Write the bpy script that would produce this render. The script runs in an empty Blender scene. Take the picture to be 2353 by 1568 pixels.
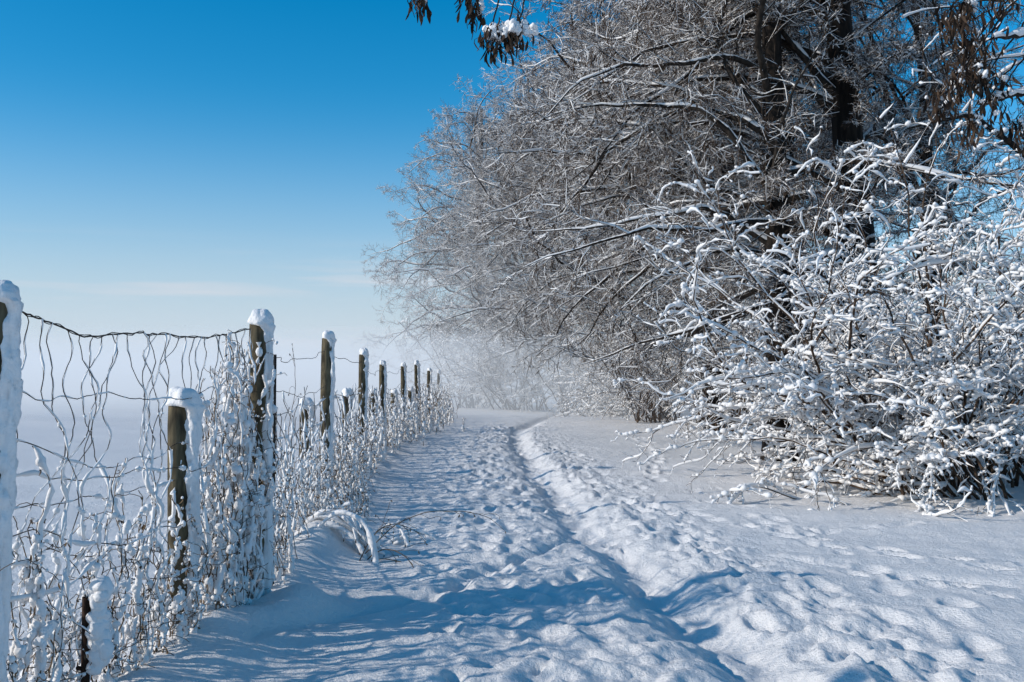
import bpy, bmesh, math, random
import numpy as np
from mathutils import Vector
C = bpy.context.scene.collection
PI = math.pi
F = 2287.6; H = 1.3; PITCH = math.atan(96/F)

def at(px, py, Y):
    zc = 784-py
    y = F*math.cos(PITCH)-zc*math.sin(PITCH); z = F*math.sin(PITCH)+zc*math.cos(PITCH)
    s = Y/y
    return np.array([(px-1176.5)*s, Y, H+z*s])

# ---------------------------------------------------------------- materials
def newmat(name):
    m = bpy.data.materials.new(name); m.use_nodes = True
    nt = m.node_tree; return m, nt, nt.nodes['Principled BSDF']
def plain(name, col, rough=.85, metal=0):
    m, nt, b = newmat(name); b.inputs['Base Color'].default_value = (*col,1); b.inputs['Roughness'].default_value = rough; b.inputs['Metallic'].default_value = metal
    b.inputs['Specular IOR Level'].default_value = .2; return m
def snow_mat(name, scale, dist, col=(.87,.87,.88), det=3):
    m, nt, b = newmat(name)
    b.inputs['Base Color'].default_value = (*col,1); b.inputs['Roughness'].default_value = .65; b.inputs['Specular IOR Level'].default_value = .25
    g = nt.nodes.new('ShaderNodeNewGeometry')
    n = nt.nodes.new('ShaderNodeTexNoise'); n.inputs['Scale'].default_value = scale; n.inputs['Detail'].default_value = det
    n.inputs['Roughness'].default_value = .7
    nt.links.new(g.outputs['Position'], n.inputs['Vector'])
    bp = nt.nodes.new('ShaderNodeBump'); bp.inputs['Strength'].default_value = .8; bp.inputs['Distance'].default_value = dist
    nt.links.new(n.outputs['Fac'], bp.inputs['Height']); nt.links.new(bp.outputs['Normal'], b.inputs['Normal'])
    return m
M_GSNOW = snow_mat('ground_snow', 32, .028, (.82,.785,.76), det=5)
M_SNOW = snow_mat('clinging_snow', 60, .006, (.82,.79,.77), 1)
M_TSNOW = plain('tree_snow', (.80,.775,.755))
def bark_mat(name, c1, c2, scale, snowy=True, lo=.35, det=3, snowc=(.8,.78,.77)):
    m, nt, b = newmat(name); b.inputs['Roughness'].default_value = .9; b.inputs['Specular IOR Level'].default_value = .2
    g = nt.nodes.new('ShaderNodeNewGeometry')
    mp = nt.nodes.new('ShaderNodeMapping'); mp.inputs['Scale'].default_value = (1,1,.25)
    nt.links.new(g.outputs['Position'], mp.inputs['Vector'])
    n = nt.nodes.new('ShaderNodeTexNoise'); n.inputs['Scale'].default_value = scale; n.inputs['Detail'].default_value = det
    nt.links.new(mp.outputs['Vector'], n.inputs['Vector'])
    r = nt.nodes.new('ShaderNodeValToRGB'); r.color_ramp.elements[0].position = .35; r.color_ramp.elements[1].position = .65
    r.color_ramp.elements[0].color = (*c1,1); r.color_ramp.elements[1].color = (*c2,1)
    nt.links.new(n.outputs['Fac'], r.inputs['Fac'])
    out = r.outputs['Color']
    if snowy:
        s = nt.nodes.new('ShaderNodeSeparateXYZ'); nt.links.new(g.outputs['Normal'], s.inputs[0])
        a = nt.nodes.new('ShaderNodeMath'); a.operation = 'ADD'
        nt.links.new(s.outputs['Z'], a.inputs[0]); nt.links.new(n.outputs['Fac'], a.inputs[1])
        mr = nt.nodes.new('ShaderNodeMapRange'); mr.inputs['From Min'].default_value = lo+.45; mr.inputs['From Max'].default_value = lo+.6
        nt.links.new(a.outputs[0], mr.inputs['Value'])
        mx = nt.nodes.new('ShaderNodeMixRGB'); nt.links.new(mr.outputs[0], mx.inputs['Fac'])
        nt.links.new(out, mx.inputs['Color1']); mx.inputs['Color2'].default_value = (*snowc,1); out = mx.outputs['Color']
    nt.links.new(out, b.inputs['Base Color'])
    if det > 1:
        bp = nt.nodes.new('ShaderNodeBump'); bp.inputs['Strength'].default_value = .6; bp.inputs['Distance'].default_value = .01
        nt.links.new(n.outputs['Fac'], bp.inputs['Height']); nt.links.new(bp.outputs['Normal'], b.inputs['Normal'])
    return m
M_TRUNK = bark_mat('trunk_bark', (.008,.006,.005), (.024,.018,.014), 14, True, .8)
M_BARK = bark_mat('tree_bark', (.014,.011,.009), (.042,.033,.026), 14, True, .6)
M_TWIG = bark_mat('twig_bark', (.040,.026,.018), (.11,.071,.047), 8, True, .5, 0)
M_HAZE_FROST = bark_mat('haze_paled_frosted_twigs', (.11,.09,.08), (.24,.215,.20), 3, True, .25, 0)  # frosted twigs of far trees, with distant haze put into the pale colour
M_HAZE_FROSTB = bark_mat('haze_paled_frosted_bark', (.045,.036,.033), (.10,.09,.085), 3, True, .25, 0)  # far bark paled the same way, frost and painted haze together
M_WOOD = bark_mat('weathered_wood', (.040,.032,.02), (.155,.122,.072), 30, False)
M_STEM = bark_mat('dry_stem', (.06,.038,.024), (.18,.12,.07), 12, False, det=0)
M_KEY = bark_mat('brown_seed_keys', (.022,.014,.010), (.075,.047,.030), 25, False, det=0)
M_WIRE = plain('rusty_wire', (.06,.045,.035), .7, .3)
M_IRON = plain('dark_iron', (.02,.018,.017), .6, .4)
M_RUST = bark_mat('rusty_metal', (.02,.012,.008), (.07,.034,.02), 30, False)

# ---------------------------------------------------------------- mesh helpers
class MB:
    def __init__(s): s.v = []; s.f = []; s.n = 0
    def add(s, V, Fc):
        V = np.asarray(V, float).reshape(-1,3)
        s.v.append(V); s.f.append(np.asarray(Fc, np.int64)+s.n); s.n += len(V)
    def build(s, name, mat, parent=None, smooth=True):
        me = bpy.data.meshes.new(name)
        V = np.concatenate(s.v)
        lv = np.concatenate([f.ravel() for f in s.f]); lt = np.concatenate([np.full(len(f), f.shape[1]) for f in s.f])
        ls = np.concatenate([[0], np.cumsum(lt)[:-1]])
        me.vertices.add(len(V)); me.vertices.foreach_set('co', V.astype(np.float32).ravel())
        me.loops.add(len(lv)); me.loops.foreach_set('vertex_index', lv.astype(np.int32))
        me.polygons.add(len(lt)); me.polygons.foreach_set('loop_start', ls.astype(np.int32)); me.polygons.foreach_set('loop_total', lt.astype(np.int32))
        me.polygons.foreach_set('use_smooth', np.full(len(lt), smooth))
        me.update(calc_edges=True)
        me.materials.append(mat)
        o = bpy.data.objects.new(name, me); C.objects.link(o)
        if parent: o.parent = parent
        return o
def nrm(v): return v/np.maximum(np.linalg.norm(v, axis=-1, keepdims=True), 1e-9)
def tubes(mb, P, R, sides, lift=None):
    P = np.asarray(P, float); R = np.asarray(R, float)
    n, m = P.shape[:2]
    if lift is not None: P = P.copy(); P[...,2] += lift
    T = nrm(np.gradient(P, axis=1))
    ref = np.zeros((n,1,3)); vert = np.abs(T.mean(1)[:,2]) > .8
    ref[:,0,2] = ~vert; ref[:,0,0] = vert
    B = nrm(np.cross(T, np.broadcast_to(ref, T.shape))); A = np.cross(B, T)
    th = np.arange(sides)*2*PI/sides
    V = P[:,:,None,:]+R[:,:,None,None]*(np.cos(th)[None,None,:,None]*B[:,:,None,:]+np.sin(th)[None,None,:,None]*A[:,:,None,:])
    i = np.arange(n)[:,None,None]*m*sides+np.arange(m-1)[None,:,None]*sides
    k = np.arange(sides)[None,None,:]; k2 = (k+1)%sides
    Fq = np.stack([i+k, i+k2, i+sides+k2, i+sides+k], -1).reshape(-1,4)
    mb.add(V, Fq)
def grow(rng, S, D, L, m, w, g):
    P = [S]; d = nrm(D)
    for i in range(m):
        d = d+rng.normal(0, w, d.shape); d[:,2] += g
        d = nrm(d); P.append(P[-1]+d*(L/m)[:,None])
    return np.stack(P, 1)
def spawn(rng, P, k, t0, ang, flat=.5, t1=1.):
    n, m = P.shape[:2]
    t = (t0+(t1-t0)*(np.arange(k)[None]+rng.random((n,k)))/k)*(m-1)
    i = np.minimum(t.astype(int), m-2); f = (t-i)[...,None]; r = np.arange(n)[:,None]
    pos = P[r,i]*(1-f)+P[r,i+1]*f; T = nrm(P[r,i+1]-P[r,i])
    q = rng.normal(size=T.shape); q[...,2] *= flat
    q = nrm(q-T*(q*T).sum(-1, keepdims=True))
    a = ang+rng.normal(0,.18,(n,k,1))
    D = T*np.cos(a)+q*np.sin(a)
    return pos.reshape(-1,3), D.reshape(-1,3), (t/(m-1)).reshape(-1)
def taper(r0, r1, m): return r0[:,None]+(r1-r0)[:,None]*np.linspace(0,1,m)[None]
def lump(rng, shape, lo, hi):
    a = rng.random((shape[0], shape[1]+2)); a = (a[:,:-2]+2*a[:,1:-1]+a[:,2:])/4
    return lo+(hi-lo)*np.clip((a-.2)/.6, 0, 1)
def walk(rng, n, c, amp, k=5):
    w = np.cumsum(rng.normal(0,amp,(n+k,c)),0); w = np.stack([np.convolve(w[:,j], np.ones(k)/k, 'valid')[:n] for j in range(c)],1); return w-w[0]
_ico = {}
def ico(sub):
    if sub not in _ico:
        bm = bmesh.new(); bmesh.ops.create_icosphere(bm, subdivisions=sub, radius=1)
        _ico[sub] = (np.array([v.co[:] for v in bm.verts]), np.array([[v.index for v in f.verts] for f in bm.faces])); bm.free()
    return _ico[sub]
def blobs(mb, rng, Cn, S, sub=2, rough=.3):
    T, Fc = ico(sub); n = len(Cn); S = np.asarray(S, float)
    if S.ndim == 1: S = np.repeat(S[:,None], 3, 1)
    d = np.ones((n,len(T)))
    for k in range(4):
        w = rng.normal(0, 2.2+k, (n,3)); d += rough/(k+1)*np.sin(w@T.T+rng.random((n,1))*6)
    V = Cn[:,None,:]+T[None]*d[...,None]*S[:,None,:]
    mb.add(V, (Fc[None]+(np.arange(n)*len(T))[:,None,None]).reshape(-1,3))
def keys(mb, rng, Cn, L, W, spread=.35):
    n = len(Cn); yaw = rng.random(n)*2*PI
    d = nrm(np.stack([rng.normal(0,spread,n), rng.normal(0,spread,n), -np.ones(n)], 1))
    s = np.stack([np.cos(yaw), np.sin(yaw), np.zeros(n)], 1); s = nrm(s-d*(s*d).sum(1,keepdims=True)); q = np.cross(d,s)
    prof = [(0,.12,0),(.3,.7,.1),(.6,1,.0),(.85,.6,-.12),(1,.08,-.2)]
    V = []
    for t,w,c in prof:
        base = Cn+d*(L*t)[:,None]+q*(L*c)[:,None]
        V += [base-s*(W*w/2)[:,None]+q*(W*.2)[:,None], base, base+s*(W*w/2)[:,None]+q*(W*.2)[:,None]]
    V = np.stack(V, 1); Fc = []
    for j in range(4):
        for e in range(2): Fc.append([j*3+e, j*3+e+1, j*3+e+4, j*3+e+3])
    Fc = np.array(Fc); mb.add(V, (Fc[None]+(np.arange(n)*15)[:,None,None]).reshape(-1,4))
def thing(name, label, cat, loc=(0,0,0), group=None, rz=0, sc=1):
    o = bpy.data.objects.new(name, None); C.objects.link(o); o.location = loc; o.rotation_euler = (0,0,rz); o.scale = (sc,sc,sc)
    o['label'] = label; o['category'] = cat
    if group: o['group'] = group
    return o
def dup(root, label, loc, rz, sc, group=None, frost=False):
    r = root.copy(); C.objects.link(r); r.location = loc; r.rotation_euler = (0,0,rz); r.scale = (sc if not np.isscalar(sc) else (sc,sc,sc)); r['label'] = label
    if group: r['group'] = group
    for ch in list(root.children):
        c = ch.copy(); C.objects.link(c); c.parent = r
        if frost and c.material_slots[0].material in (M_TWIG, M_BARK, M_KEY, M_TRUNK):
            old = c.material_slots[0].material; c.material_slots[0].link = 'OBJECT'; c.material_slots[0].material = M_HAZE_FROSTB if old in (M_BARK,M_TRUNK) else M_HAZE_FROST  # swaps far copies to the frosted colours that also carry painted haze
        for g in list(ch.children):
            d = g.copy(); C.objects.link(d); d.parent = c
    return r

# ---------------------------------------------------------------- noise
_pr = np.random.default_rng(3); _perm = np.tile(_pr.permutation(256),3); _ga = _pr.random(256)*2*PI
def perlin(x, y):
    xi = np.floor(x).astype(int); yi = np.floor(y).astype(int); xf = x-xi; yf = y-yi
    u = xf*xf*xf*(xf*(xf*6-15)+10); v = yf*yf*yf*(yf*(yf*6-15)+10)
    def g(a,b,dx,dy):
        h = _ga[_perm[(_perm[(xi+a)&255]+yi+b)&255]]; return np.cos(h)*dx+np.sin(h)*dy
    return (g(0,0,xf,yf)*(1-u)+g(1,0,xf-1,yf)*u)*(1-v)+(g(0,1,xf,yf-1)*(1-u)+g(1,1,xf-1,yf-1)*u)*v
def fbm(x, y, o=3): return sum(perlin(x*2**k+k*17.3, y*2**k+k*9.1)*.5**k for k in range(o))

# ---------------------------------------------------------------- ground
POSTS = [(-18,3.4,690),(592,5.7,745),(750,9.9,778),(832,14.2,815),(877,17.8,838),(925,23,842),(956,26.5,838),(985,31,852),(1008,37,858)]
PX = np.array([at(p,900,Y)[0] for p,Y,_ in POSTS]); PY = np.array([Y for _,Y,_ in POSTS])
def fence_x(y): return np.interp(y, np.concatenate([[0,],PY,[60,120]]), np.concatenate([[-2.0],PX,[-3.6,-7]]))
TR = [(2110,1840),(1935,1680),(1800,1568),(1625,1440),(1455,1300),(1325,1180),(1235,1080),(1192,1015),(1184,990),(1225,968),(1290,952)]
TY = np.array([F*H/(py-880) for _,py in TR]); TX = np.array([(px-1176.5)/F*y for (px,_),y in zip(TR,TY)])
def trench_x(y):
    yy = np.asarray(y, float)
    return sum(np.interp(yy*(1+d),TY[::1],TX) for d in (-.08,-.04,0,.04,.08))/5+.04*np.sin(yy*1.0+2.1)+.02*np.sin(yy*2.3+2.7)
def height_arr(x, y):
    far = np.clip(1-(y-14)/30, 0, 1)
    wx = x+.10*fbm(x*2.1,y*2.1,2); wy = y+.10*fbm(x*2.3+40,y*2.3,2)
    z = .07*fbm(x*.2,y*.2,2)+.03*fbm(x*.8+5,y*.8,2)
    z += .016*fbm(wx*1.1,wy*3.6,2)*np.clip(1-(y-12)/25,.15,1)
    z += .015*fbm(x*.45+7,wy*2.2,3)*np.clip((x-1.2)/.8,0,1)*np.clip(1-(y-12)/40,.3,1)
    z += .010*fbm(x*6+11,y*6,4)*far
    tx = trench_x(y)+.05*perlin(x*0+3.3,y*2.2); dx = x-tx
    wob = 1+.55*perlin(x*2.,y*2.6)
    sh = np.clip(1-(y-35)/30,0,1)
    z -= (.10+.02*np.clip((9-y)/5,0,1))*np.exp(-np.abs(dx/(.22+.06*perlin(x*0+9,y*1.7)))**2.3)*wob*sh
    z -= .022*np.exp(-((dx+.1)/.6)**2)*sh
    z += .022*np.exp(-((dx-.44)/.19)**2)*(.6+2.2*fbm(wx*4,wy*4,5))*np.clip(1-(y-25)/30,0,1)
    z += .016*np.exp(-((dx+.44)/.17)**2)*(.6+2.2*fbm(wx*4.+9,wy*4.,5))*far
    band = np.exp(-((dx+.8)/.85)**4)*far; bandr = np.exp(-((dx-.68)/.5)**4)*far
    z += band*(.040*fbm(wx*4.2+20,wy*6.,5))+bandr*(.048*fbm(wx*5,wy*6.6,5))
    ry = np.interp(x, [-1.3,-.48,.24,.8], [5.05,6.2,7.6,9.2]); z -= .05*np.exp(-((y-ry)/.14)**2)*((x>-1.3)&(x<.7))
    ry = np.interp(x, [1.9,2.6,3.3,5], [7.7,6.95,6.6,6.9]); z -= .045*np.exp(-((y-ry)/.09)**2)*np.clip((x-1.9)/.3,0,1)*(.5+np.clip(fbm(x*3,y*3,2)+.3,0,1))
    d = x-fence_x(y)
    z += np.exp(-(np.abs(d-.05)/.30)**2)*(.09+.13*perlin(x*.6,y*1.1)+.05*fbm(x*3,y*3,2))*np.clip(1-(y-20)/50,.2,1)
    z += .24*np.exp(-(((x+1.42)/.22)**2+((y-7.35)/.3)**2))+.1*np.exp(-(((x+1.15)/.16)**2+((y-5.6)/.25)**2))
    return z
def zat(x, y): return float(height_arr(np.array([[x]],float), np.array([[y]],float))[0,0])
def build_ground():
    rng = np.random.default_rng(5)
    ys = [-12., -6,-3,-1,0,.8,1.5,2.,2.4,2.8,3.1]
    while ys[-1] < 900: ys.append(ys[-1]+max(.0165, .0052*ys[-1]) if ys[-1]<70 else ys[-1]*1.03)
    ys = np.array(ys)
    xs = list(np.arange(-3., 4.6, .0165)); s = .0165
    while xs[-1] < 900: s *= 1.04; xs.append(xs[-1]+s)
    s = .0165; left = []; x = -3.
    while x > -900: s *= 1.04; x -= s; left.append(x)
    xs = np.array(left[::-1]+xs)
    X, Y = np.meshgrid(xs, ys); Z = height_arr(X, Y)
    Z *= np.clip(1.5-np.hypot(X,Y)/300, 0, 1)
    prints = []
    def line(pts, stride, jit, sz, dp):
        pts = np.array(pts,float); L = np.concatenate([[0],np.cumsum(np.hypot(*np.diff(pts,axis=0).T))])
        for j, t in enumerate(np.arange(0, L[-1], stride)):
            x = np.interp(t,L,pts[:,0]); y = np.interp(t,L,pts[:,1]); x2 = np.interp(t+.1,L,pts[:,0]); y2 = np.interp(t+.1,L,pts[:,1])
            a = math.atan2(y2-y, x2-x)+rng.normal(0,.15); o = (.08 if j%2 else -.08)
            prints.append((x-math.sin(a)*o+rng.normal(0,jit), y+math.cos(a)*o+rng.normal(0,jit), a, sz*rng.uniform(.7,1.2), dp*rng.uniform(.6,1.2)))
    for off in (-.5,-.8,-1.05,-1.35):
        line([(trench_x(np.array(y))+off*min(1,(.45+4/y))+.1*math.sin(y*.9+off*9), y) for y in np.arange(3.2,30,.5)], .40, .06, .9, .032)
    line([(trench_x(np.array(y))+.62+.12*math.sin(y*.8), y) for y in np.arange(3.2,22,.5)], .34, .07, .9, .042)
    line([(trench_x(np.array(y))+.95+.15*math.sin(y*.6), y) for y in np.arange(3.2,10,.5)], .40, .08, .85, .032)
    line([(trench_x(np.array(y))+.0, y) for y in np.arange(3.2,25,.5)], .33, .05, 1.0, .025)
    line([(2.2,9.2),(2.6,8.2),(3.3,7.3),(4.6,6.6)], .3, .03, .8, .042)
    line([(1.6,10.2),(2.2,9.7),(2.7,8.9),(4.3,9.4)], .32, .05, .8, .038)
    line([(1.2,12),(2.1,14),(2.6,18),(3,24)], .4, .06, 1.1, .04)
    line([(2.4,6.9),(3.2,6.2),(4,5.9)], .22, .02, .6, .03)
    line([(1.9,4.2),(2.3,5.4),(2.6,7),(2.5,9.5),(2.2,12.5)], .46, .07, .9, .032)
    for _ in range(330):
        y = 3.3+rng.random()**1.5*14; prints.append((float(trench_x(np.array(y)))+rng.normal(-.4,.65), y, rng.normal(1.57,.6), rng.uniform(.3,.95), rng.uniform(.008,.028)))
    for _ in range(90):
        y = 5+rng.random()*18; prints.append((rng.uniform(1.2,5.5), y, rng.random()*3, rng.uniform(.3,.65), rng.uniform(.006,.016)))
    for (x,y,a,sz,dp) in prints:
        r = .45*sz; i0,i1 = np.searchsorted(ys,[y-r,y+r]); j0,j1 = np.searchsorted(xs,[x-r,x+r])
        if i1-i0 < 2 or j1-j0 < 2: continue
        dx = X[i0:i1,j0:j1]-x; dy = Y[i0:i1,j0:j1]-y
        u = (dx*math.cos(a)+dy*math.sin(a))/(.15*sz); v = (-dx*math.sin(a)+dy*math.cos(a))/(.08*sz)
        q = u*u+v*v
        Z[i0:i1,j0:j1] += -dp*np.exp(-q**1.5)+dp*.35*np.exp(-((np.sqrt(q)-1.45)/.35)**2)*rng.uniform(.3,1.4)
    ny, nx = X.shape; mb = MB()
    i = np.arange(ny-1)[:,None]*nx; j = np.arange(nx-1)[None]
    mb.add(np.stack([X,Y,Z],-1), np.stack([i+j,i+j+1,i+nx+j+1,i+nx+j],-1).reshape(-1,4))
    o = mb.build('ground', M_GSNOW); o['kind'] = 'structure'; o['label'] = 'trampled snow covered ground with a deep narrow track'
build_ground()

# ---------------------------------------------------------------- trees
def make_tree(name, label, seed, hgt=15, nlimb=52, r0=.3, reach=7.2, k2=13, k3=10, k4=6, leaves=1200, low=3.0, bias=1.0, forks=3, thin=.55):
    rng = np.random.default_rng(seed); t = thing(name, label, 'tree')
    S = np.array([[0,0,-.3]]); Pt = grow(rng, S, np.array([[0,.0,1.]]), np.array([hgt]), 26, .02, .08)
    rr = r0*np.linspace(1,.12,27)**.8; rr[0] = r0*1.4; rr[1] = r0*1.1
    mb = MB(); tubes(mb, Pt, rr[None], 12)
    pf, df, _ = spawn(rng, Pt, forks, .35, .28, .2, .7); Pf = grow(rng, pf, df, np.full(forks,hgt*.45), 14, .05, .08)
    tubes(mb, Pf, taper(np.full(forks,r0*.5), .03, 15), 8)
    mb.build('trunk', M_TRUNK, t)
    bark = MB(); sn = MB(); tw = MB()
    n = nlimb; tt = np.linspace(low/hgt, .97, n)+rng.normal(0,.01,n); idx = np.clip(tt*26,0,25.99); ii = idx.astype(int); ff = (idx-ii)[:,None]
    pos = Pt[0][ii]*(1-ff)+Pt[0][np.minimum(ii+1,26)]*ff
    az = rng.random(n)*2*PI; m = rng.random(n) < .45*bias; az[m] = PI+rng.normal(0,.65,m.sum())
    el = np.interp(tt, [0,.15,.3,.7,1],[.15,.35,.55,.8,1.1])+rng.normal(0,.15,n)
    D = np.stack([np.cos(az)*np.cos(el), np.sin(az)*np.cos(el), np.sin(el)],1)
    L = reach*1.08*np.interp(tt,[0,.15,.4,.75,1],[.75,.9,1.02,.85,.42])*rng.uniform(.7,1.12,n)
    L = np.where(np.sin(az) < -.6, L*thin, L)
    P1 = grow(rng, pos, D, L, 18, .18, -.055); R1 = taper(.010*L+.012, .006, 19)
    nf = forks*6
    P1f = grow(rng, Pf[:,4:10].reshape(-1,3), nrm(rng.normal(0,1,(nf,3))*[1,1,.4]+[-.3,.3,.3]), np.full(nf,reach*.6), 18, .17, -.045)
    P1 = np.concatenate([P1,P1f]); L = np.concatenate([L,np.full(nf,reach*.6)]); R1 = np.concatenate([R1, taper(np.full(nf,.05),.007,19)])
    lowz = P1[...,2] < 2.2; P1[...,2] = np.where(lowz, 2.2-(2.2-P1[...,2])*.3, P1[...,2])
    tubes(bark, P1, R1, 6)
    def snowon(P, R, extra, sides, lo=.6, hi=1.3, keep=None):
        T = nrm(np.gradient(P,axis=1)); f = np.sqrt(np.clip(1-T[...,2]**2,0.02,1)); Rs = (R*.7+extra)*f*lump(rng, R.shape, lo, hi); Rs[:,-1] *= .4
        lf = R*.6+Rs*.3
        if keep is not None: P, Rs, lf = P[keep], Rs[keep], lf[keep]
        tubes(sn, P, Rs, sides, lift=lf)
    snowon(P1, R1, .012, 5, .2, 1.4)
    p, d, tq = spawn(rng, P1, k2, .12, .85, .45); d[:,2] += .08
    L2 = L.repeat(k2)*(.34*(1-tq*.55))*rng.uniform(.6,1.2,len(tq)); P2 = grow(rng, p, d, L2, 6, .28, -.07); R2 = taper(.005*L2+.0055, .004, 7)
    tubes(bark, P2, R2, 3); snowon(P2, R2, .0085, 3, .1, 1.5)
    p, d, tq = spawn(rng, P2, k3, .1, .85, .6); d[:,2] += .04
    L3 = (L2.repeat(k3)*.48*(1-tq*.4)*rng.uniform(.6,1.3,len(tq))).clip(.15,1.2); P3 = grow(rng, p, d, L3, 3, .32, -.05); R3 = taper(.003*L3+.0045, .0035, 4)
    tubes(tw, P3, R3, 3); snowon(P3, R3, .0050, 3, .2, 1.6, rng.random(len(L3)) < .42)
    p, d, tq = spawn(rng, P3, k4, .15, .75, .7)
    L4 = (L3.repeat(k4)*.5*rng.uniform(.5,1.4,len(tq))).clip(.08,.42); P4 = grow(rng, p, d, L4, 1, .1, -.0); R4 = taper(np.full(len(L4),.0055), .003, 2)
    m = rng.random(len(L4)) < .18
    tubes(tw, P4[~m], R4[~m], 3); tubes(sn, P4[m], R4[m]*1.35, 3)
    bark.build('branches', M_BARK, t); tw.build('twigs', M_TWIG, t); sn.build('snow', M_TSNOW, t)
    if leaves:
        lb = MB(); c = P3[rng.integers(0,len(P3),leaves//8),2].repeat(8,0)+rng.normal(0,.07,((leaves//8)*8,3))
        keys(lb, rng, c, rng.uniform(.06,.12,len(c)), rng.uniform(.02,.04,len(c)), .5); lb.build('dead_leaves', M_KEY, t)
    return t
GT = 'bare snowy trees along the right side of the path'
tA = make_tree('bare_tree', 'thick dark trunked bare tree standing directly behind the snow laden shrub', 11, 15, 46, .38, 6.4, forks=1, thin=.28)
tA.location = (6.2,17.5,0)
tB = make_tree('bare_tree', 'bare tree whose slimmer dark trunk stands just left of the thickest trunk', 12, 14.5, 44, .27, 5.2, forks=1, thin=.25, low=2.8)
tB.location = (4.5,16.8,0)
tC = make_tree('bare_tree', 'third bare snowy tree along the path with long boughs reaching left over the path', 13, 16, 66, .27, 7.6, low=2.6)
tC.location = (5.4,27,0)
for t in (tA,tB,tC): t['group'] = GT
spec = [
 (tA,(6.5,22.5,0),.25,1.05,'bare tree behind the two dark front trunks in the near part of the row'),
 (tB,(6.3,32,0),.1,1.25,'bare tree between the third tree and the middle of the row'),
 (tC,(5.4,36,0),.35,1.05,'bare snowy tree in the middle of the row, its crown edge against the blue sky'),
 (tA,(4.5,45,0),-.3,1.25,'hazy bare tree whose grey trunk stands at the path edge in the mist'),
 (tC,(2.6,50,0),.3,1.1,'pale misty bare tree beyond the bend of the path'),
 (tC,(.7,57,0),-.3,1.1,'frosted bare tree fading in fog, second from the far left end of the row'),
 (tA,(-1.6,64,0),.4,1.3,'farthest left frosted tree standing alone against the pale sky in fog'),
 (tB,(11.5,27,0),1.9,1.0,'bare tree in the rear row behind the thick dark trunk'),
 (tB,(12.5,38,0),2.6,1.15,'bare tree in the rear row showing blue sky between its twigs'),
 (tC,(9.5,43,0),1.2,1.0,'bare tree deep in the wood behind the middle of the row'),
 (tA,(10.2,19,0),2.4,1.0,'bare tree at the right edge behind the tangled shrub'),
]
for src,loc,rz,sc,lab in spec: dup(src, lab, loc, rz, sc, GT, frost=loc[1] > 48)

# ---------------------------------------------------------------- shrubs
def make_shrub(name, label, seed, n, spread, lean, Lr, k2, k3, elr=(.25,1.35), snow=1., azs=1.5, nb=4200):
    rng = np.random.default_rng(seed); t = thing(name, label, 'shrub')
    S = np.stack([rng.normal(0,spread[0],n), rng.normal(0,spread[1],n), np.full(n,-.1)],1)
    az = PI+rng.normal(0,azs,n)+lean; el = rng.uniform(*elr,n)
    D = np.stack([np.cos(az)*np.cos(el), np.sin(az)*np.cos(el), np.sin(el)],1)
    L = rng.uniform(*Lr,n); P1 = grow(rng, S, D, L, 24, .13, -.036); R1 = taper(.0045*L+.007,.004,25)
    st = MB(); sn = MB(); tubes(st, P1, R1, 6)
    def snowon(P,R,ex,sides,lo,hi,nbl,br):
        T = nrm(np.gradient(P,axis=1)); f = np.sqrt(np.clip(1-T[...,2]**2,.02,1))**1.5
        Rs = (R*.5+ex*snow)*f*np.clip(lump(rng,R.shape,lo,hi),.04,3); Rs[:,:2] *= .3; tubes(sn, P, Rs, sides, lift=R*.8+Rs*.6)
        e = P[:,-1]+[0,0,1]*(R[:,-1:]*.8+Rs[:,-1:]*.6); blobs(sn,rng,e,Rs[:,-1]*1.15,1,.1)
        q = rng.integers(0,len(P),nbl); k = rng.integers(2,P.shape[1],nbl); s = br*rng.uniform(.5,1.3,nbl)*f[q,k]
        blobs(sn,rng,P[q,k]+np.stack([0*s,0*s,s*.6],1),np.stack([s*1.3,s*1.3,s],1),1,.2)
    snowon(P1,R1,.017,6,-.1,1.5,nb//5,.036)
    p,d,tq = spawn(rng,P1,k2,.28,.5,.5); L2 = L.repeat(k2)*.34*(1.15-tq*.6)*rng.uniform(.4,1.2,len(tq)); d[:,2] += .06
    P2 = grow(rng,p,d,L2,13,.24,-.045); R2 = taper(.003*L2+.0038,.003,14); tubes(st,P2,R2,4); snowon(P2,R2,.015,6,-.2,1.6,nb//2,.029)
    p,d,tq = spawn(rng,P2,k3,.15,.75,.7); L3 = (L2.repeat(k3)*.36*rng.uniform(.3,1.2,len(tq))).clip(.05,.34); 
    P3 = grow(rng,p,d,L3,6,.32,-.04); R3 = taper(np.full(len(L3),.0036),.0026,7); tubes(st,P3,R3,3); snowon(P3,R3,.0125,5,-.2,1.6,nb//3,.022)
    st.build('stems', M_TWIG, t); sn.build('snow', M_TSNOW, t); return t
GS = 'snow laden shrubs at the edge of the wood'
sA = make_shrub('snowy_shrub','wide snow laden shrub arching left over the snow at the wood edge',21,44,(.34,.3),0,(2.1,3.7),10,5,(.42,1.35),1.,.7); sA.location=(5.05,11.6,0)
sB = make_shrub('snowy_shrub','tall upright snow caked shrub at the right picture edge',22,38,(.5,.35),.1,(3.0,5.4),11,5,(.85,1.5),1.,1.4); sB.location=(5.5,12.7,0)
for s in (sA,sB): s['group'] = GS
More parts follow.
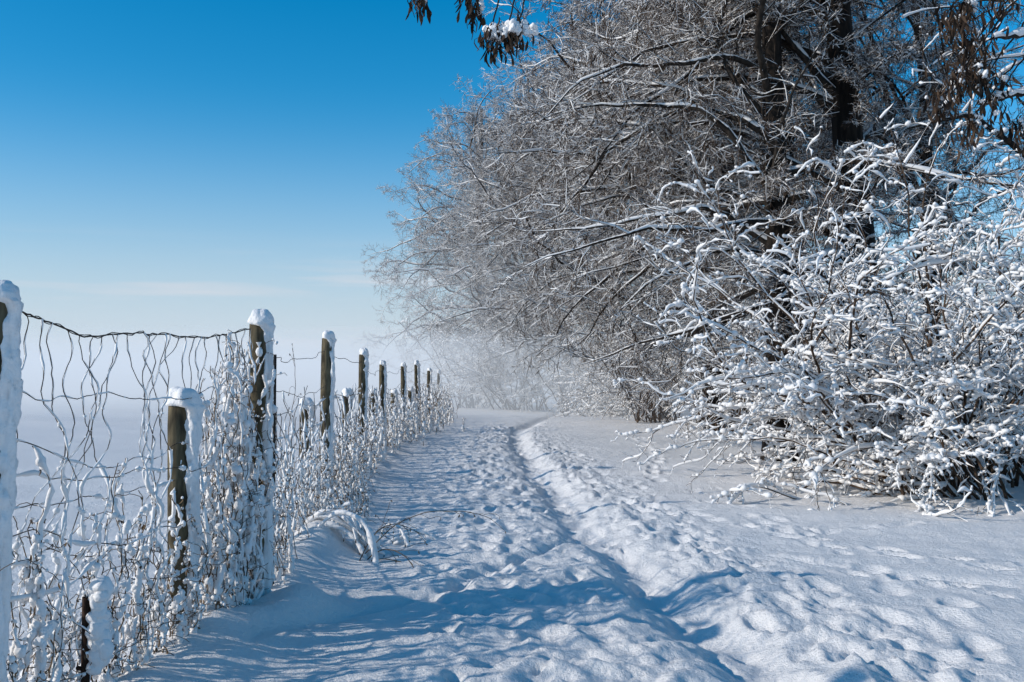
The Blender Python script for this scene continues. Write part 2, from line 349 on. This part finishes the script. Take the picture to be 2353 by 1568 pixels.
for src,loc,rz,sc,lab in [
 (sB,(6.8,14.2,0),.6,1.05,'snowy shrub standing behind the tall upright one'),
 (sA,(6.6,15.4,0),-.3,1.15,'snowy shrub under the thick dark trunk behind the wide shrub'),
 (sB,(6.0,26,0),2,1.0,'snowy bush under the trees to the left of the wide shrub'),
 (sB,(5.0,34,0),1,1.0,'misty white bush at the foot of the middle trees'),
 (sA,(5.2,39,0),.2,1.3,'pale rounded bush in the mist beside the path bend'),
 (sB,(3.2,44,0),2.2,1.1,'pale upright bush in the mist behind the rounded one'),
 (sB,(.6,48,0),.2,1.2,'faint bush in the fog where the path disappears'),
 (sB,(-1.9,53,0),1.2,1.3,'faint bush in the fog under the farthest left tree'),
 (sA,(8.2,31,0),.5,1.1,'snowy undergrowth bush among the trunks of the middle trees')]:
    dup(src, lab, loc, rz, sc, GS)

# ---------------------------------------------------------------- posts
def post(parent, name, x, y, top, r, seed, snow_r=1., part='post'):
    rng = np.random.default_rng(seed); mb = MB(); g = zat(x,y)-.25
    m = 14; zz = np.linspace(g, top, m); off = rng.normal(0,.012,2)
    P = np.stack([x+off[0]*(zz-top), y+off[1]*(zz-top), zz],1)[None]; R = np.full((1,m), r); R[0,-1] *= .93
    ang = np.arange(14)*2*PI/14; prof = 1+.05*np.cos(ang*2+seed)+.03*np.cos(ang*3)
    V = P[0][:,None,:]+(R[0][:,None]*prof[None])[...,None]*np.stack([np.cos(ang),np.sin(ang),0*ang],1)[None]
    k = np.arange(14); i = np.arange(m-1)[:,None]*14; mb.add(V, np.stack([i+k,i+(k+1)%14,i+14+(k+1)%14,i+14+k],-1).reshape(-1,4))
    base = len(V.reshape(-1,3))-14; mb.f.append(np.arange(base,base+14)[None])
    po = mb.build(part, M_WOOD, parent)
    n1, n2, ns = 110, 14, 24; zs = np.concatenate([np.linspace(g+.1, top-.01, n1), top+np.sin(np.linspace(0,PI/2,n2))*(.07+.03*rng.random())*snow_r])
    rr = np.concatenate([np.full(n1,.030), .062*np.cos(np.linspace(0,PI/2*.97,n2))**.6])*snow_r; ox = np.concatenate([np.full(n1,.047), np.linspace(.022,.012,n2)])*snow_r+ (r-.047)
    blend = np.clip((zs-(top-.04))/.04,0,1); ox = ox*(1-.3*blend); rr = np.where(zs<top, rr*(1+.75*blend), rr)
    th = np.arange(ns)*2*PI/ns; TH,ZZ = np.meshgrid(th,zs)
    nz = fbm(TH*0+np.cos(TH)*1.3+seed*3.1, ZZ*14+np.sin(TH)*1.3, 4); nz2 = fbm(np.cos(TH)*.9+seed, ZZ*3.5+np.sin(TH), 3)
    amp = np.where(ZZ < top, 1., .45)
    RR = np.maximum(rr[:,None]*(1+(.6*nz+.9*nz2)*amp), .004)
    V = np.stack([x+off[0]*(ZZ-top)+ox[:,None]+RR*np.cos(TH), y+off[1]*(ZZ-top)+.008+RR*1.2*np.sin(TH), ZZ+.012*nz],-1)
    mb = MB(); k = np.arange(ns); i = np.arange(len(zs)-1)[:,None]*ns; mb.add(V, np.stack([i+k,i+(k+1)%ns,i+ns+(k+1)%ns,i+ns+k],-1).reshape(-1,4))
    mb.f.append((np.arange(ns)+(len(zs)-1)*ns)[None])
    so = mb.build('snow_cap', M_SNOW, po)
    return po
fence = thing('wire_fence', 'sagging old wire mesh fence on tall round wooden posts capped with snow', 'fence', (0,0,0))
tops = []
for i,(px,Y,py) in enumerate(POSTS):
    tz = at(px,py,Y)[2]; tops.append(tz); post(fence,'post',PX[i],Y,tz,.052 if i else .060,30+i, .95 if i<6 else 1.2)
SH = [(410,4.85,930,'short wooden post with thick snow cap between the two nearest tall fence posts'),
      (700,10.2,935,'short snow capped post just left of the third tall fence post'),
      (795,13.4,910,'short snow capped post just left of the fourth tall fence post'),
      (856,16.9,905,'short snow capped post beside the fifth tall fence post'),
      (903,21,903,'small short post in the row between the fifth and sixth tall posts'),
      (942,24.5,898,'farthest short snow capped post beside the hazy end of the fence')]
for i,(px,Y,py,lab) in enumerate(SH):
    p = at(px,py,Y); t = thing('short_post', lab, 'post', (0,0,0), 'short snow capped posts beside the fence')
    post(t,'short_post',p[0],Y,p[2],.052,60+i,1.15,'post_body')
t = thing('metal_stub','knee high dark metal stub with a tall snow cap low beside the fence','post')
SY = 3.95; p = at(205,1372,SY); mb = MB()
P = np.array([[[p[0]-.01,SY,-.05],[p[0]-.01,SY,.2],[p[0]-.01,SY,p[2]]]]); tubes(mb,P,np.full((1,3),.018),4)
P = np.array([[[p[0]-.045,SY,.185],[p[0]-.02,SY,.18],[p[0]+.02,SY,.18]]]); tubes(mb,P,np.full((1,3),.009),4)
mb.build('metal_bar',M_RUST,t)
mb = MB(); r_ = np.random.default_rng(4); zz = np.linspace(.2,p[2]+.035,11); blobs(mb,r_,np.stack([p[0]+.037+r_.normal(0,.006,11),np.full(11,SY+.01),zz],1),np.stack([r_.uniform(.028,.042,11),r_.uniform(.03,.042,11),r_.uniform(.035,.05,11)],1),3,.2); mb.build('snow_cap',M_SNOW,t)
mb = MB(); a = at(632,815,6.3); Pp = np.array([[[a[0]-.01,6.3,-.1],[a[0],6.3,.8],[a[0],6.3,a[2]]]]); tubes(mb,Pp,np.full((1,3),.0105),6)
o = mb.build('iron_rod',M_IRON); o['label']='thin dark upright iron rod just right of the second tall fence post'; o['category']='rod'

# ---------------------------------------------------------------- wires
def wire_pts(a, b, za, zb, sag, n, rng, jit, pts=None):
    t = np.linspace(0,1,n); x = a[0]+(b[0]-a[0])*t; y = a[1]+(b[1]-a[1])*t; z = za+(zb-za)*t-sag*4*t*(1-t)
    w = walk(rng,n,3,jit,4); w -= w[0]+(w[-1]-w[0])*t[:,None]
    return np.stack([x,y,z],1)+w
rng = np.random.default_rng(77)
for i in range(len(POSTS)-1):
    a = (PX[i]+.0,PY[i]); b = (PX[i+1],PY[i+1]); mb = MB(); fr = MB(); za, zb = tops[i]-.12, tops[i+1]-.1
    wr = .0024 if i < 2 else .0036
    def frost(w, amp, lo=-.9, hi=1.2):
        n = len(w); R = amp*np.clip(lump(rng,(1,n),lo,hi),0,2); tubes(fr,w[None]+[0.003,0,amp*.3],R,5)
        k = max(2,n//5); s = amp*rng.uniform(.5,1.8,k); blobs(fr,rng,w[rng.integers(n//5,n,k)],s,1,.2)
    if i == 0:
        tp = np.array([(20,712),(70,722),(100,737),(145,752),(190,775),(240,772),(300,765),(340,768),(380,768),(440,776),(480,775),(520,768),(575,757)],float)
        def Yof(px):
            k = (px-1176.5)/F; X0,Y0 = a; X1,Y1 = b; s = (k*Y0-X0)/((X1-X0)-k*(Y1-Y0)); return Y0+s*(Y1-Y0)
        top = np.array([at(px,py,Yof(px)) for px,py in tp])
        tf = np.linspace(0,len(tp)-1,60); top = np.stack([np.interp(tf,np.arange(len(tp)),top[:,c]) for c in range(3)],1)+rng.normal(0,.002,(60,3))
        tubes(mb, top[None], np.full((1,60),.0034), 5)
        tw2 = top+np.stack([0*tf,0*tf,.008*np.sin(tf*5)],1); tubes(mb, tw2[None], np.full((1,60),.002), 5)
        for z0,z1,sg in ((1.27,1.33,.04),(1.12,1.12,.08),(.98,.95,.05),(.88,.86,.06),(.77,.75,.06),(.66,.64,.04),(.54,.52,.03),(.42,.42,.02),(.31,.3,.02),(.2,.2,.02)):
            w = wire_pts(a,b,z0,z1,sg,80,rng,.010); tubes(mb,w[None],np.full((1,80),.0020),4)
            frost(w,.009 if z0 < 1.1 else .005)
        nv = 30
        for j in range(nv):
            s = (j+.6+rng.normal(0,.25))/nv; tpz = top[np.argmin(np.abs(top[:,1]-(a[1]+(b[1]-a[1])*s)))]
            n = 60; zz = np.linspace(tpz[2],.1,n); w = walk(rng,n,2,.013,4); w = w-np.linspace(0,1,n)[:,None]*w[-1]*.6
            bow = .13*np.sin(np.linspace(0,PI,n)*rng.uniform(.8,1.8)+rng.random()*2)*rng.uniform(.2,1); bow -= bow[0]
            x = tpz[0]+w[:,0]; y = tpz[1]+w[:,1]*2+bow; Q = np.stack([x,y,zz],1)
            tubes(mb,Q[None],np.full((1,n),.0020),4); frost(Q[22:],.009); frost(Q,.0045,-.5)
    else:
        for z0 in [za, 1.3,1.15,1.0,.85,.7,.55,.4,.25]:
            w = wire_pts(a,b,min(z0,za),min(z0,zb) if z0!=za else zb,rng.uniform(.02,.12),50,rng,.012); tubes(mb,w[None],np.full((1,50),wr),4)
            if z0 < 1.2: frost(w,.010)
        nv = 34 if i < 3 else 18
        for j in range(nv):
            s = (j+.5)/nv; n = 30; zz = np.linspace(rng.uniform(.9,1.3),.1,n); w = walk(rng,n,2,.015,3)
            Q = np.stack([a[0]+(b[0]-a[0])*s+w[:,0],a[1]+(b[1]-a[1])*s+w[:,1],zz],1); tubes(mb,Q[None],np.full((1,n),wr),4); frost(Q,.010)
    wo = mb.build('wire_mesh',M_WIRE,fence); fr.build('frost',M_TSNOW,wo)

# ---------------------------------------------------------------- climbers on the fence
def climber(label, y0, y1, n, hr, seed, amp=.0135, side=0., pods=90, nm='climbing_plant', group='dry snow caked climbers on the wire fence', thick=1., spr=.035, fill=.50, nbk=13):
    n = int(n*1.35)
    rng = np.random.default_rng(seed); t = thing(nm,label,'plant',(0,0,0),group)
    y = rng.uniform(y0,y1,n); x = fence_x(y)+side+rng.normal(0,spr,n); S = np.stack([x,y,np.full(n,.0)],1)
    L = rng.uniform(*hr,n); m = 60 if y0 < 9 else 30; P = [S]; d = nrm(np.stack([rng.normal(0,.1,n),rng.normal(0,.15,n),np.ones(n)],1))
    for k in range(m):
        d = nrm(d+rng.normal(0,.25,d.shape)+np.array([0,0,.36])-(P[-1]-S)*[1.8,1.2,0]); P.append(P[-1]+d*(L/m*1.1)[:,None])
    P = np.stack(P,1); st = MB(); sn = MB(); tubes(st,P,taper(np.full(n,.0036*thick),.002*thick,m+1),4)
    a = rng.random((n,m+6)); a = sum(a[:,k:k+m+1] for k in range(6))/6
    low = np.linspace(1.25,.75,m+1)[None]
    Rs = amp*.8*np.clip((a-fill)/.09,0,1)**.6*rng.uniform(.4,1.5,(n,1))*rng.uniform(.8,1.2,(n,m+1))*low; tubes(sn,P+[.006,0,0],Rs,6)
    k = 7; p,dd,_ = spawn(rng,P,k,.1,1.1,.7); L2 = rng.uniform(.03,.17,len(p)); P2 = grow(rng,p,dd,L2,6,.45,-.1); tubes(st,P2,np.full((len(p),7),.0017*thick),3)
    nb = int(n*nbk); q = rng.integers(0,n,nb); c = P[q,(rng.random(nb)**1.2*m).astype(int)]+rng.normal(0,.005,(nb,3)); s = amp*rng.uniform(.35,1.45,nb)
    blobs(sn,rng,c,np.stack([s,s,s*rng.uniform(.9,1.4,nb)],1),2 if y0 < 6 else 1,.16)
    q = rng.integers(0,len(p),nb); c = P2[q,rng.integers(1,7,nb)]; s = amp*rng.uniform(.2,.7,nb); blobs(sn,rng,c+np.stack([0*s,0*s,s*.4],1),s,1,.14)
    if pods:
        q = rng.integers(0,len(p),pods); keys(st,rng,P2[q,-1],rng.uniform(.012,.03,pods),rng.uniform(.006,.014,pods),.5)
    st.build('stems',M_STEM,t); sn.build('snow',M_SNOW if y0 < 7 else M_TSNOW,t); return t
climber('low snowy climber at the foot of the leftmost tall post',3.2,3.65,16,(.3,1.1),101)
climber('snow caked climber left of the dark stub on the near mesh',3.72,4.05,12,(.25,.8),102,side=-.08)
climber('snow caked climber behind the dark stub on the near mesh',4.1,4.5,16,(.25,.95),103,side=-.03)
climber('snow caked climber wrapped around the nearest short post',4.5,4.95,16,(.25,.75),104)
climber('snow caked climber between the nearest short post and the dense tall column',4.95,5.3,22,(.4,1.35),105)
climber('dense tall column of snow caked climber covering the second tall post',5.28,5.8,60,(.6,1.55),106,.018,fill=.47,nbk=14)
climber('snowy climber just beyond the second tall post',6.0,7.2,26,(.25,.95),107)
climber('snowy climber halfway between the second and third tall posts',7.2,8.8,28,(.25,.75),108)
climber('snowy climber at the foot of the third tall post',8.8,10.4,32,(.25,.75),109,.016)
climber('snowy weeds on the mesh beyond the third tall post',10.4,12.6,38,(.3,.8),110,.019,thick=1.3,spr=.08)
climber('snowy weeds at the foot of the fourth tall post',12.6,15.4,46,(.3,.85),111,.021,thick=1.5,spr=.1)
climber('snowy weeds at the foot of the fifth tall post',15.4,19.5,56,(.3,.95),112,.025,thick=1.8,spr=.12)
climber('snowy weeds along the sixth tall post in thin mist',19.5,25,72,(.3,1.0),113,.029,thick=2,spr=.2)
climber('misty snowy weeds at the far end of the fence',25,40,130,(.3,1.3),114,.034,thick=2.6,spr=.35,nbk=6)
climber('clump of dry weeds with drooping seed heads beside the third tall post',8.8,10.6,18,(.25,.6),116,.011,side=.32,spr=.1,nm='dry_weed',group=None,pods=160)
climber('low snowy weed tuft spilling over the verge beyond the snow weighted arch',7.6,8.6,14,(.2,.5),117,.014,side=.25,spr=.09,nm='dry_weed',group=None,pods=100)
def arch(label, base, dirs, L, g, seed, amp, r=.004):
    rng = np.random.default_rng(seed); t = thing('dry_weed',label,'plant'); n = len(dirs); D = np.array(dirs,float)
    S = np.tile(np.array(base,float),(n,1))+rng.normal(0,.06,(n,3))*[1,1,0]; P = grow(rng,S,D,np.array(L,float),20,.08,g); st = MB(); tubes(st,P,taper(np.full(n,r),r*.5,21),5)
    p,d,_ = spawn(rng,P,8,.3,.5,.7); P2 = grow(rng,p,d,rng.uniform(.06,.24,len(p)),6,.2,-.12); tubes(st,P2,np.full((len(p),7),r*.4),3)
    keys(st,rng,P2[:,-1],rng.uniform(.015,.03,len(p)),rng.uniform(.008,.014,len(p)),.4)
    if amp:
        sn = MB(); R = amp*lump(rng,(n,21),.4,1.1); R[:,-1] *= .3; tubes(sn,P,R,8,lift=R*.6); R2 = amp*.45*lump(rng,(len(p),7),0,1.3); tubes(sn,P2,R2,5,lift=R2*.5); sn.build('snow',M_SNOW,t)
    st.build('stems',M_STEM,t)
b1 = at(690,1270,7.3)
arch('snow weighted arching stems bowing over at the verge between the second and third tall posts',(b1[0],7.3,.16),[(.3,-.1,1.2),(.55,-.2,1),(.2,.1,1),(.8,0,.9),(.4,.3,.9),(.6,-.1,1.2)],[.8,.75,.6,.75,.6,.9],-.16,131,.027,.006)
b2 = at(810,1285,7.2)
arch('bare thin twig arching out of the snow toward the path',(b2[0],7.2,0),[(1.0,.3,.85),(.8,.5,.9),(1.1,-.1,.5),(.5,.3,1),(.9,.1,1.1)],[1.15,.8,.6,.5,.7],-.07,132,0,.0045)
arch('lone thin upright twig behind the third tall fence post',(at(702,900,9)[0],9,0),[(0,0,1),(.02,0,1)],[1.65,1.1],0,133,0,.004)
b4 = at(890,1250,8.0)
arch('dry drooping weed stems leaning over the verge beside the bare twig',(b4[0],8.0,0),[(.5,.1,1),(.7,.2,.9),(.3,.3,1),(.8,-.1,.7),(.1,0,1)],[.7,.65,.6,.55,.6],-.2,134,.014,.005)

# ---------------------------------------------------------------- near ash with hanging keys
ash = thing('ash_tree','near ash tree whose snowy twigs hang brown seed clusters into the top of the view','tree',(0,0,0))
rng = np.random.default_rng(55); mb = MB()
P = grow(rng,np.array([[6.2,5.6,-.3]]),np.array([[0,0,1.]]),np.array([9.]),20,.03,.02); tubes(mb,P,taper(np.array([.24]),.06,21),12); mb.build('trunk',M_TRUNK,ash)
lim = MB(); sn = MB()
def curve(pts,n):
    pts = np.array(pts,float); t = np.linspace(0,len(pts)-1,n); return np.stack([np.interp(t,np.arange(len(pts)),pts[:,c]) for c in range(3)],1)
def limb(pts, r0, r1, n=40, sn_r=.014):
    Q = curve(pts,n); 
    for _ in range(3): Q[1:-1] = (Q[:-2]+Q[1:-1]+Q[2:])/3
    Q += rng.normal(0,.004,Q.shape); R = np.linspace(r0,r1,n)[None]
    tubes(lim,Q[None],R,8); Rs = (R*.6+sn_r)*lump(rng,(1,n),.5,1.4); tubes(sn,Q[None],Rs,8,lift=R*.6+Rs*.4); return Q
T0 = P[0]
limb([T0[12],(4.6,5.5,4.9),(3,5.3,4.6),(1.4,5.1,4.2),(.2,5,3.85),(-.7,5,3.65)],.07,.012,60)
limb([T0[9],(4.6,5.3,3.6),(3.2,5.2,3.25),(2.75,5.1,3.12),(2.45,5,3.05)],.04,.008,50,.012)
limb([T0[9],(4.4,5.6,3.3),(3.1,5.6,3.0),(2.6,5.5,2.85)],.04,.008,50,.012)
clusters = [(965,5,5,34,.045),(1075,-10,5,30,.05),(1092,25,5.05,26,.045),(1128,90,5,40,.05),(1165,85,5,50,.06),(1190,78,5.05,30,.05),
            (2215,20,5,60,.09),(2240,110,5.1,60,.09),(2205,180,5,60,.09),(2260,190,5.1,50,.08),(2190,60,5.2,50,.09),(2160,230,5.2,44,.08),(2300,-10,5,50,.09),(2232,290,5.1,40,.07),(2345,300,5.1,34,.06),(2290,230,5.2,34,.06)]
for px,py,Y,nk,rad in clusters:
    c = at(px,py,Y); topz = 3.7 if px < 1500 else c[2]+.35
    tp = np.array([c[0]+(.1 if px<1500 else .25), Y+.02, topz]); Q = curve([tp,(tp+c)/2+[.03,0,.05],c+[0,0,.03]],16)+rng.normal(0,.003,(16,3))
    tubes(lim,Q[None],np.linspace(.006,.004,16)[None],5)
    kb = MB(); cc = c+rng.normal(0,1,(nk,3))*[rad*.55,rad*.55,rad*.8]; keys(kb,rng,cc,rng.uniform(.05,.085,nk),rng.uniform(.013,.022,nk),.2)
    st = np.stack([curve([c+[0,0,.03],(c+q)/2+[0,0,.02],q],5) for q in cc]); tubes(kb,st,np.full((nk,5),.0013),3)
    ko = kb.build('seed_cluster',M_KEY,ash); s2 = MB()
    if px in (1128,1165,1190): ns, sc_ = 16, .62
    elif px < 1500: ns, sc_ = 7, .4
    else: ns, sc_ = 10, .36
    blobs(s2,rng,c+rng.normal(0,1,(ns,3))*[rad*.5,rad*.45,rad*.35]+[.025,0,.03],rng.uniform(.02,.038,ns)*sc_*1.1,3,.3); s2.build('snow',M_SNOW,ko)
p0 = np.array([at(rng.uniform(2230,2420),rng.uniform(-60,160),5.4) for _ in range(14)]); Dn = nrm(np.stack([rng.normal(-.6,.4,14),rng.normal(0,.4,14),rng.normal(-.2,.5,14)],1))
Pn = grow(rng,p0,Dn,rng.uniform(.3,.8,14),14,.1,-.03); tubes(lim,Pn,taper(np.full(14,.006),.003,15),5); Rn = .007*lump(rng,(14,15),.0,1.5); tubes(sn,Pn,Rn,6,lift=Rn*.7)
lim.build('branches',M_BARK,ash); sn.build('snow',M_SNOW,ash)

# ---------------------------------------------------------------- fog banks
def fog(name, x0,x1,y0,y1,z0,z1,dens,em,label):
    m = bpy.data.materials.new(name); m.use_nodes = True; nt = m.node_tree; nt.nodes.clear()
    o = nt.nodes.new('ShaderNodeOutputMaterial'); v = nt.nodes.new('ShaderNodeVolumePrincipled'); v.inputs['Density'].default_value = dens; v.inputs['Color'].default_value = (.97,.98,1,1)
    v.inputs['Emission Strength'].default_value = em*dens; v.inputs['Emission Color'].default_value = (.78,.86,.97,1)  # glow added to the fog, standing in for multiply scattered light
    nt.links.new(v.outputs[0], o.inputs['Volume'])
    mb = MB(); V = [(x,y,z) for z in (z0,z1) for y in (y0,y1) for x in (x0,x1)]
    mb.add(V, [[0,2,3,1],[4,5,7,6],[0,1,5,4],[2,6,7,3],[0,4,6,2],[1,3,7,5]]); ob = mb.build(name, m, None, False); ob['kind'] = 'stuff'; ob['label'] = label; ob['category'] = 'fog'; return ob
fog('ground_fog',-400,400,33,420,-3,3.2,.034,.38,'dense white ground fog at the far end of the path and field')
fog('mist',-420,420,30,440,-4,6.0,.0065,.38,'thin mist rising in front of the far trees')

# ---------------------------------------------------------------- light, sky, camera
sd = np.array([-.955,-.30,0]); sd /= np.linalg.norm(sd); el = math.radians(25)
sv = Vector((sd[0]*math.cos(el), sd[1]*math.cos(el), math.sin(el)))
L = bpy.data.lights.new('sun','SUN'); L.energy = 3.5; L.angle = math.radians(.9); L.color = (1,.94,.85)
lo = bpy.data.objects.new('sun',L); C.objects.link(lo); lo.rotation_euler = sv.to_track_quat('Z','Y').to_euler()
w = bpy.data.worlds.new('World'); bpy.context.scene.world = w; w.use_nodes = True; nt = w.node_tree; bg = nt.nodes['Background']; N = nt.nodes.new; K = nt.links.new
sky = N('ShaderNodeTexSky'); sky.sky_type = 'NISHITA'; sky.sun_disc = False; sky.sun_elevation = el; sky.sun_rotation = math.atan2(sv.x,sv.y)
sky.air_density = 1.0; sky.dust_density = .3; sky.ozone_density = 4
hs = N('ShaderNodeHueSaturation'); hs.inputs['Hue'].default_value = .490; hs.inputs['Saturation'].default_value = 1.40; hs.inputs['Value'].default_value = 1.42; K(sky.outputs[0], hs.inputs['Color'])
tc = N('ShaderNodeTexCoord'); sx = N('ShaderNodeSeparateXYZ'); K(tc.outputs['Generated'], sx.inputs[0])
mr = N('ShaderNodeMapRange'); mr.interpolation_type = 'SMOOTHERSTEP'; mr.inputs['From Min'].default_value = -.06; mr.inputs['From Max'].default_value = .31; mr.inputs['To Min'].default_value = .95; mr.inputs['To Max'].default_value = 0
K(sx.outputs['Z'], mr.inputs['Value'])
mx = N('ShaderNodeMixRGB'); mx.inputs['Color2'].default_value = (4.9,5.6,6.5,1); K(mr.outputs[0], mx.inputs['Fac']); K(hs.outputs[0], mx.inputs['Color1'])
mp = N('ShaderNodeMapping'); mp.inputs['Scale'].default_value = (1.6,1.6,26); K(tc.outputs['Generated'], mp.inputs['Vector'])
cn = N('ShaderNodeTexNoise'); cn.inputs['Scale'].default_value = 2.2; cn.inputs['Detail'].default_value = 5; K(mp.outputs[0], cn.inputs['Vector'])
c1 = N('ShaderNodeMapRange'); c1.inputs['From Min'].default_value = .54; c1.inputs['From Max'].default_value = .72; c1.inputs['To Max'].default_value = .7; K(cn.outputs['Fac'], c1.inputs['Value'])
c2 = N('ShaderNodeMapRange'); c2.interpolation_type = 'SMOOTHSTEP'; c2.inputs['From Min'].default_value = .15; c2.inputs['From Max'].default_value = .09; K(sx.outputs['Z'], c2.inputs['Value'])
cm = N('ShaderNodeMath'); cm.operation = 'MULTIPLY'; K(c1.outputs[0], cm.inputs[0]); K(c2.outputs[0], cm.inputs[1])
m2 = N('ShaderNodeMixRGB'); m2.inputs['Color2'].default_value = (6.2,6.4,6.9,1); K(cm.outputs[0], m2.inputs['Fac']); K(mx.outputs[0], m2.inputs['Color1'])
K(m2.outputs[0], bg.inputs['Color']); bg.inputs['Strength'].default_value = .11
cam = bpy.data.cameras.new('camera'); co = bpy.data.objects.new('camera',cam); C.objects.link(co); co.location = (0,0,H); co.rotation_euler = (PI/2+PITCH,0,0)
cam.lens = 35; cam.sensor_width = 36; cam.clip_end = 3000; bpy.context.scene.camera = co
bpy.context.scene.view_settings.view_transform = 'Standard'; bpy.context.scene.view_settings.look = 'None'
